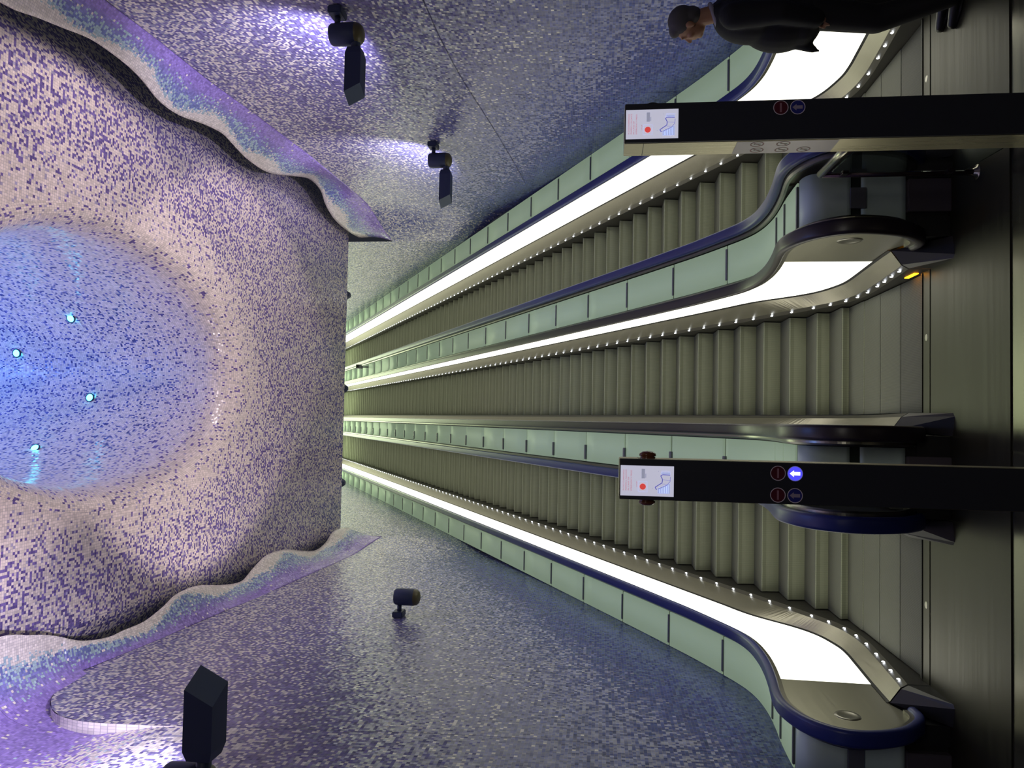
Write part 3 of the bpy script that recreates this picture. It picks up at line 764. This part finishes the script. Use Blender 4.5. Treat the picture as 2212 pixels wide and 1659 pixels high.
    for i, cx in enumerate(cols):
        for cz, kind in ((1.411, 'no_entry_light'), (1.329, 'arrow_light')):
            on = lit and i == 1 and kind == 'arrow_light'
            d_ = flat(kind, [disc(cx, cz, .0345)], .0010, M['lit_blue'] if on else (M['unlit_red'] if kind == 'no_entry_light' else M['unlit_blue']), p, fr)
            if on: d_['label'] = 'lit blue arrow light'
            flat('ring', ring_polys(cx, cz, .0335, .0372), .0016, M['sign_blue'] if on else M['unlit_ring'], d_, fr)
            if kind == 'no_entry_light':
                flat('bar', [[(cx-.0235, cz-.0045), (cx+.0235, cz-.0045), (cx+.0235, cz+.0045), (cx-.0235, cz+.0045)]], .0016, M['unlit_bar'], d_, fr)
            else:
                a = [(0, .026), (.0165, .006), (.0085, .006), (.0085, -.024), (-.0085, -.024), (-.0085, .006), (-.0165, .006)]
                flat('arrow', [[(cx+u, cz+v) for u, v in a]], .0016, M['lit_white'] if on else M['unlit_mark'], d_, fr)
    for sd in ((-1, 1) if domes else (1,)):
        bm = bmesh.new(); lathe(bm, [(.040, 0), (.040, .008), (.034, .010), (.044, .013), (.042, .024), (.028, .034), (0, .038)], Matrix.Translation((sd*hw, .0, zt-.146)) @ Matrix.Rotation(sd*PI/2, 4, 'Y'), 20)
        bm_obj('stop_button', bm, M['amber'] if domes else M['black'], p, True)
    if sticker:
        sf = lambda u, v, h: (-hw-h, u, v)
        st = flat('sticker', [[(-hd+.012, 1.12), (hd-.006, 1.12), (hd-.006, 1.62), (-hd+.012, 1.62)]], .0012, M['sticker'], p, sf)
        for (u, v) in ((-.045, 1.515), (.04, 1.50), (-.045, 1.385), (.04, 1.375), (.04, 1.265)):
            flat('prohibition_ring', ring_polys(u, v, .028, .035)+stroke([(u-.022, v+.022), (u+.022, v-.022)], .006), .0018, M['sticker_red'], st, sf)
            flat('pictogram', [disc(u, v+.012, .006, 10), [(u-.007, v+.004), (u+.007, v+.004), (u+.005, v-.02), (u-.005, v-.02)]], .0016, M['sticker_dark'], st, sf)
    return p
pillar(.826, 1.033, 'black fronted sign pillar with one column of unlit round lights and a steel rail beside it', [.060], False, False, True)
pillar(-1.005, -.798, 'black fronted sign pillar with amber side buttons and one lit blue arrow', [-.058, .050], True, True, False)

# ------------------------------------------------------------------ short glass barrier behind the right pillar
M['barrier_steel'] = mat('barrier_steel', (.36, .34, .28), .25, 1)
M['barrier_dark'] = mat('barrier_dark_steel', (.12, .085, .09), .28, .9)
gm, gt, gb = new_mat('barrier_glass'); gb.inputs['Base Color'].default_value = (.85, .95, .9, 1); gb.inputs['Roughness'].default_value = .03; gb.inputs['Transmission Weight'].default_value = 1; gb.inputs['IOR'].default_value = 1.1
M['clear_glass'] = gm
b0 = Vector((.977, -.782, 0)); b1 = Vector((.930, -1.602, 0)); bd = (b1-b0)
br = empty('glass_barrier', b0, 'short glass barrier with a steel post and handrail fixed to the right pillar', 'barrier')
bm = bmesh.new(); tube(bm, [(0, 0, 0), (0, 0, .93)], .019, 14); bm_obj('post', bm, M['barrier_dark'], br, True)
bm = bmesh.new(); lathe(bm, [(0, .03), (.022, .03), (.03, .012), (.048, .008), (.05, 0)], seg=20); bm_obj('post_foot', bm, M['barrier_steel'], br, True)
bm = bmesh.new(); tube(bm, [(0, -.012, .935), tuple(bd+Vector((0, 0, .95)))], .024, 14); bm_obj('top_rail', bm, M['barrier_steel'], br, True)
bm = bmesh.new(); n_ = bd.normalized().cross(Vector((0, 0, 1)))*.005
for z0, z1 in ((.10, .885),):
    a, b = bd*.06, bd*.97
    q = [a+n_, b+n_, b-n_, a-n_]; lo = [bm.verts.new(v+Vector((0, 0, z0))) for v in q]; hi = [bm.verts.new(v+Vector((0, 0, z1))) for v in q]
    bm.faces.new(lo[::-1]); bm.faces.new(hi)
    for i in range(4): bm.faces.new((lo[i], lo[(i+1) % 4], hi[(i+1) % 4], hi[i]))
bm_obj('glass_pane', bm, M['clear_glass'], br)
for z in (.80, .18):
    bm = bmesh.new(); c_ = bd*.05; box(bm, c_.x-.014, c_.x+.014, c_.y-.03, c_.y+.03, z-.02, z+.02, .004); bm_obj('glass_clamp', bm, M['barrier_dark'], br)

# ------------------------------------------------------------------ small camera on the cladding, far up
e = empty('surveillance_camera', (1.02, 17.6, 9.80), 'small grey camera on the glass cladding high up between two escalators', 'camera')
bm = bmesh.new(); tube(bm, [(0, 0, -.12), (0, 0, .16)], .02, 8); bm_obj('stem', bm, M['clip'], e)
bm = bmesh.new(); box(bm, -.06, .06, -.26, .06, .14, .26, .01); bm_obj('housing', bm, M['clip'], e)
bm = bmesh.new(); lathe(bm, [(0, .03), (.03, .03), (.045, 0)], Matrix.Translation((0, -.26, .2)) @ Matrix.Rotation(PI/2, 4, 'X'), 12); bm_obj('lens', bm, M['black'], e)

# ------------------------------------------------------------------ person
M['skin'] = mat('skin', (.34, .17, .095), .55)
M['hair'] = mat('hair_grey', (.065, .058, .060), .75)
M['coat'] = mat('coat_black', (.006, .006, .008), .85)
M['trousers'] = mat('trousers_black', (.008, .008, .010), .8)
M['shirt'] = mat('collar_grey', (.30, .28, .36), .7)
M['shoe'] = mat('shoe_black', (.006, .006, .006), .45)
PF = Vector((-.80, .60, 0)).normalized(); PL = Vector((-PF.y, PF.x, 0))
PO = Vector((2.20, -.50, 0))
def lp(f, l, z): return PF*f+PL*l+Vector((0, 0, z))
def caps(bm, p0, r0, p1, r1, seg=16):
    p0, p1 = Vector(p0), Vector(p1); d = p1-p0; L = d.length; pts, rs = [], []
    u = d/L if L > 1e-6 else Vector((0, 0, 1))
    for k in range(5): a = PI/2*(k/4); pts.append(p0-u*r0*math.cos(a)); rs.append(max(.0004, r0*math.sin(a)))
    for k in range(5): a = PI/2*(k/4); pts.append(p1+u*r1*math.sin(a)); rs.append(max(.0004, r1*math.cos(a)))
    tube(bm, pts, rs, seg)
def ell(bm, c, rad, tilt=0):
    mt = Matrix((( PF.x, PL.x, 0), (PF.y, PL.y, 0), (0, 0, 1))).to_4x4()
    g = bmesh.ops.create_uvsphere(bm, u_segments=24, v_segments=16, radius=1)
    T = Matrix.Translation(c) @ mt @ Matrix.Rotation(tilt, 4, 'Y') @ Matrix.Diagonal((*rad, 1))
    bmesh.ops.transform(bm, matrix=T, verts=g['verts'])
def blob(name, bm, voxel, material, parent, smooth=4):
    me = bpy.data.meshes.new('tmp'); bmesh.ops.recalc_face_normals(bm, faces=bm.faces); bm.to_mesh(me); bm.free()
    o = bpy.data.objects.new('tmp', me); C.objects.link(o)
    r_ = o.modifiers.new('r', 'REMESH'); r_.mode = 'VOXEL'; r_.voxel_size = voxel
    s_ = o.modifiers.new('s', 'SMOOTH'); s_.iterations = smooth; s_.factor = .5
    dg = bpy.context.evaluated_depsgraph_get(); dg.update()
    m2 = bpy.data.meshes.new_from_object(o.evaluated_get(dg)); m2.name = name; bpy.data.objects.remove(o)
    m2.polygons.foreach_set('use_smooth', [True]*len(m2.polygons))
    return link(name, m2, material, parent)
man = empty('person', PO, 'person in a black coat and trousers walking left, cut off by the photo edge', 'person')
HC = lp(.055, 0, 1.735)                            # head, slightly bowed
bm = bmesh.new()
ell(bm, HC+lp(-.01, 0, .025), (.098, .076, .100)); ell(bm, HC+lp(.035, 0, -.035), (.066, .062, .085), .12)
ell(bm, HC+lp(.062, 0, -.088), (.034, .036, .024))                                   # chin
caps(bm, HC+lp(.092, 0, .012), .009, HC+lp(.114, 0, -.026), .013)                     # nose
ell(bm, HC+lp(.088, 0, .032), (.012, .05, .010))                                      # brow
for s_ in (-1, 1):
    ell(bm, HC+lp(.083, s_*.030, .012), (.012, .014, .008)); ell(bm, HC+lp(.06, s_*.045, -.025), (.028, .022, .024))
    ell(bm, HC+lp(-.008, s_*.078, -.010), (.018, .010, .032))                         # ear
ell(bm, HC+lp(.095, 0, -.052), (.010, .024, .006)); ell(bm, HC+lp(.093, 0, -.063), (.010, .020, .006))
caps(bm, lp(.02, 0, 1.66), .056, lp(-.01, 0, 1.50), .062)
ell(bm, lp(0, 0, 1.30), (.12, .17, .26)); ell(bm, lp(0, 0, 1.0), (.12, .16, .16)); caps(bm, lp(-.01, .15, 1.47), .06, lp(-.01, -.15, 1.47), .06)
ARM = {1: [lp(-.01, .185, 1.46), lp(-.03, .235, 1.17), lp(.02, .20, .95)], -1: [lp(-.01, -.185, 1.46), lp(-.06, -.24, 1.17), lp(-.02, -.235, .93)]}
LEG = {1: [lp(0, .095, .95), lp(.06, .10, .52), lp(-.05, .10, .09)], -1: [lp(0, -.095, .95), lp(.05, -.10, .53), lp(.0, -.09, .09)]}
for s_ in (-1, 1):
    a = ARM[s_]; caps(bm, a[0], .050, a[1], .040); caps(bm, a[1], .040, a[2], .028)
    fw = (a[2]-a[1]).normalized()
    h0 = a[2]; ell(bm, h0+fw*.045, (.026, .018, .048))
    for k in range(4):
        b0_ = h0+fw*.085+lp(-.024+.016*k, 0, 0); ln = (.062, .074, .070, .054)[3-k]
        k1 = b0_+fw*ln*.5; k2 = k1+fw*ln*.42+lp(0, -s_*.014, 0); caps(bm, b0_, .0095, k1, .0088, 8); caps(bm, k1, .0088, k2, .0072, 8)
    t0 = h0+fw*.03+lp(.024, 0, 0); t1 = t0+fw*.035+lp(.02, -s_*.006, 0); caps(bm, t0, .012, t1, .0095, 8); caps(bm, t1, .0095, t1+fw*.03+lp(.002, -s_*.004, 0), .0085, 8)
    g = LEG[s_]; caps(bm, g[0], .082, g[1], .056); caps(bm, g[1], .056, g[2], .042)
blob('body', bm, .007, M['skin'], man, 2)
bm = bmesh.new()                                    # short grey hair
ell(bm, HC+lp(-.020, 0, .040), (.100, .083, .098)); ell(bm, HC+lp(-.050, 0, -.02), (.062, .076, .075)); ell(bm, HC+lp(.03, 0, .085), (.062, .060, .042))
blob('hair', bm, .009, M['hair'], man, 2)
bm = bmesh.new()                                    # shirt collar
for k in range(20):
    a = 2*PI*k/20; b_ = 2*PI*(k+1)/20
    f_ = lambda t: lp(-.002+.070*math.cos(t)+.012, .068*math.sin(t), 1.565-.030*math.cos(t))
    caps(bm, f_(a), .017, f_(b_), .017, 8)
blob('collar', bm, .008, M['shirt'], man, 2)
bm = bmesh.new()                                    # coat
ell(bm, lp(.02, 0, 1.32), (.185, .225, .25)); ell(bm, lp(.05, 0, 1.12), (.215, .225, .27)); ell(bm, lp(.045, 0, .98), (.20, .225, .14))
caps(bm, lp(-.01, .16, 1.475), .072, lp(-.01, -.16, 1.475), .072); caps(bm, lp(-.02, .05, 1.53), .055, lp(-.02, -.05, 1.53), .055)
for s_ in (-1, 1):
    a = ARM[s_]; caps(bm, a[0], .086, a[1], .076); caps(bm, a[1], .076, a[2]+(a[2]-a[1]).normalized()*.02, .058)
    caps(bm, lp(.17, s_*.09, 1.05), .05, lp(.225, s_*.12, .90), .026); caps(bm, lp(.225, s_*.12, .91), .024, lp(.235, s_*.14, .855), .006)
blob('coat', bm, .011, M['coat'], man, 5)
bm = bmesh.new()
ell(bm, lp(0, 0, .94), (.125, .165, .12))
for s_ in (-1, 1):
    g = LEG[s_]; caps(bm, g[0], .112, g[1], .090); caps(bm, g[1], .090, g[2]+lp(-.01, 0, .0), .072)
blob('trousers', bm, .011, M['trousers'], man, 5)
for s_ in (-1, 1):
    g = LEG[s_][2]; bm = bmesh.new()
    caps(bm, g+lp(-.045, 0, -.052), .038, g+lp(.02, 0, -.045), .040); caps(bm, g+lp(.02, 0, -.048), .040, g+lp(.16, 0, -.060), .030); ell(bm, g+lp(.06, 0, -.078), (.135, .045, .012))
    blob('shoe', bm, .008, M['shoe'], man, 2)
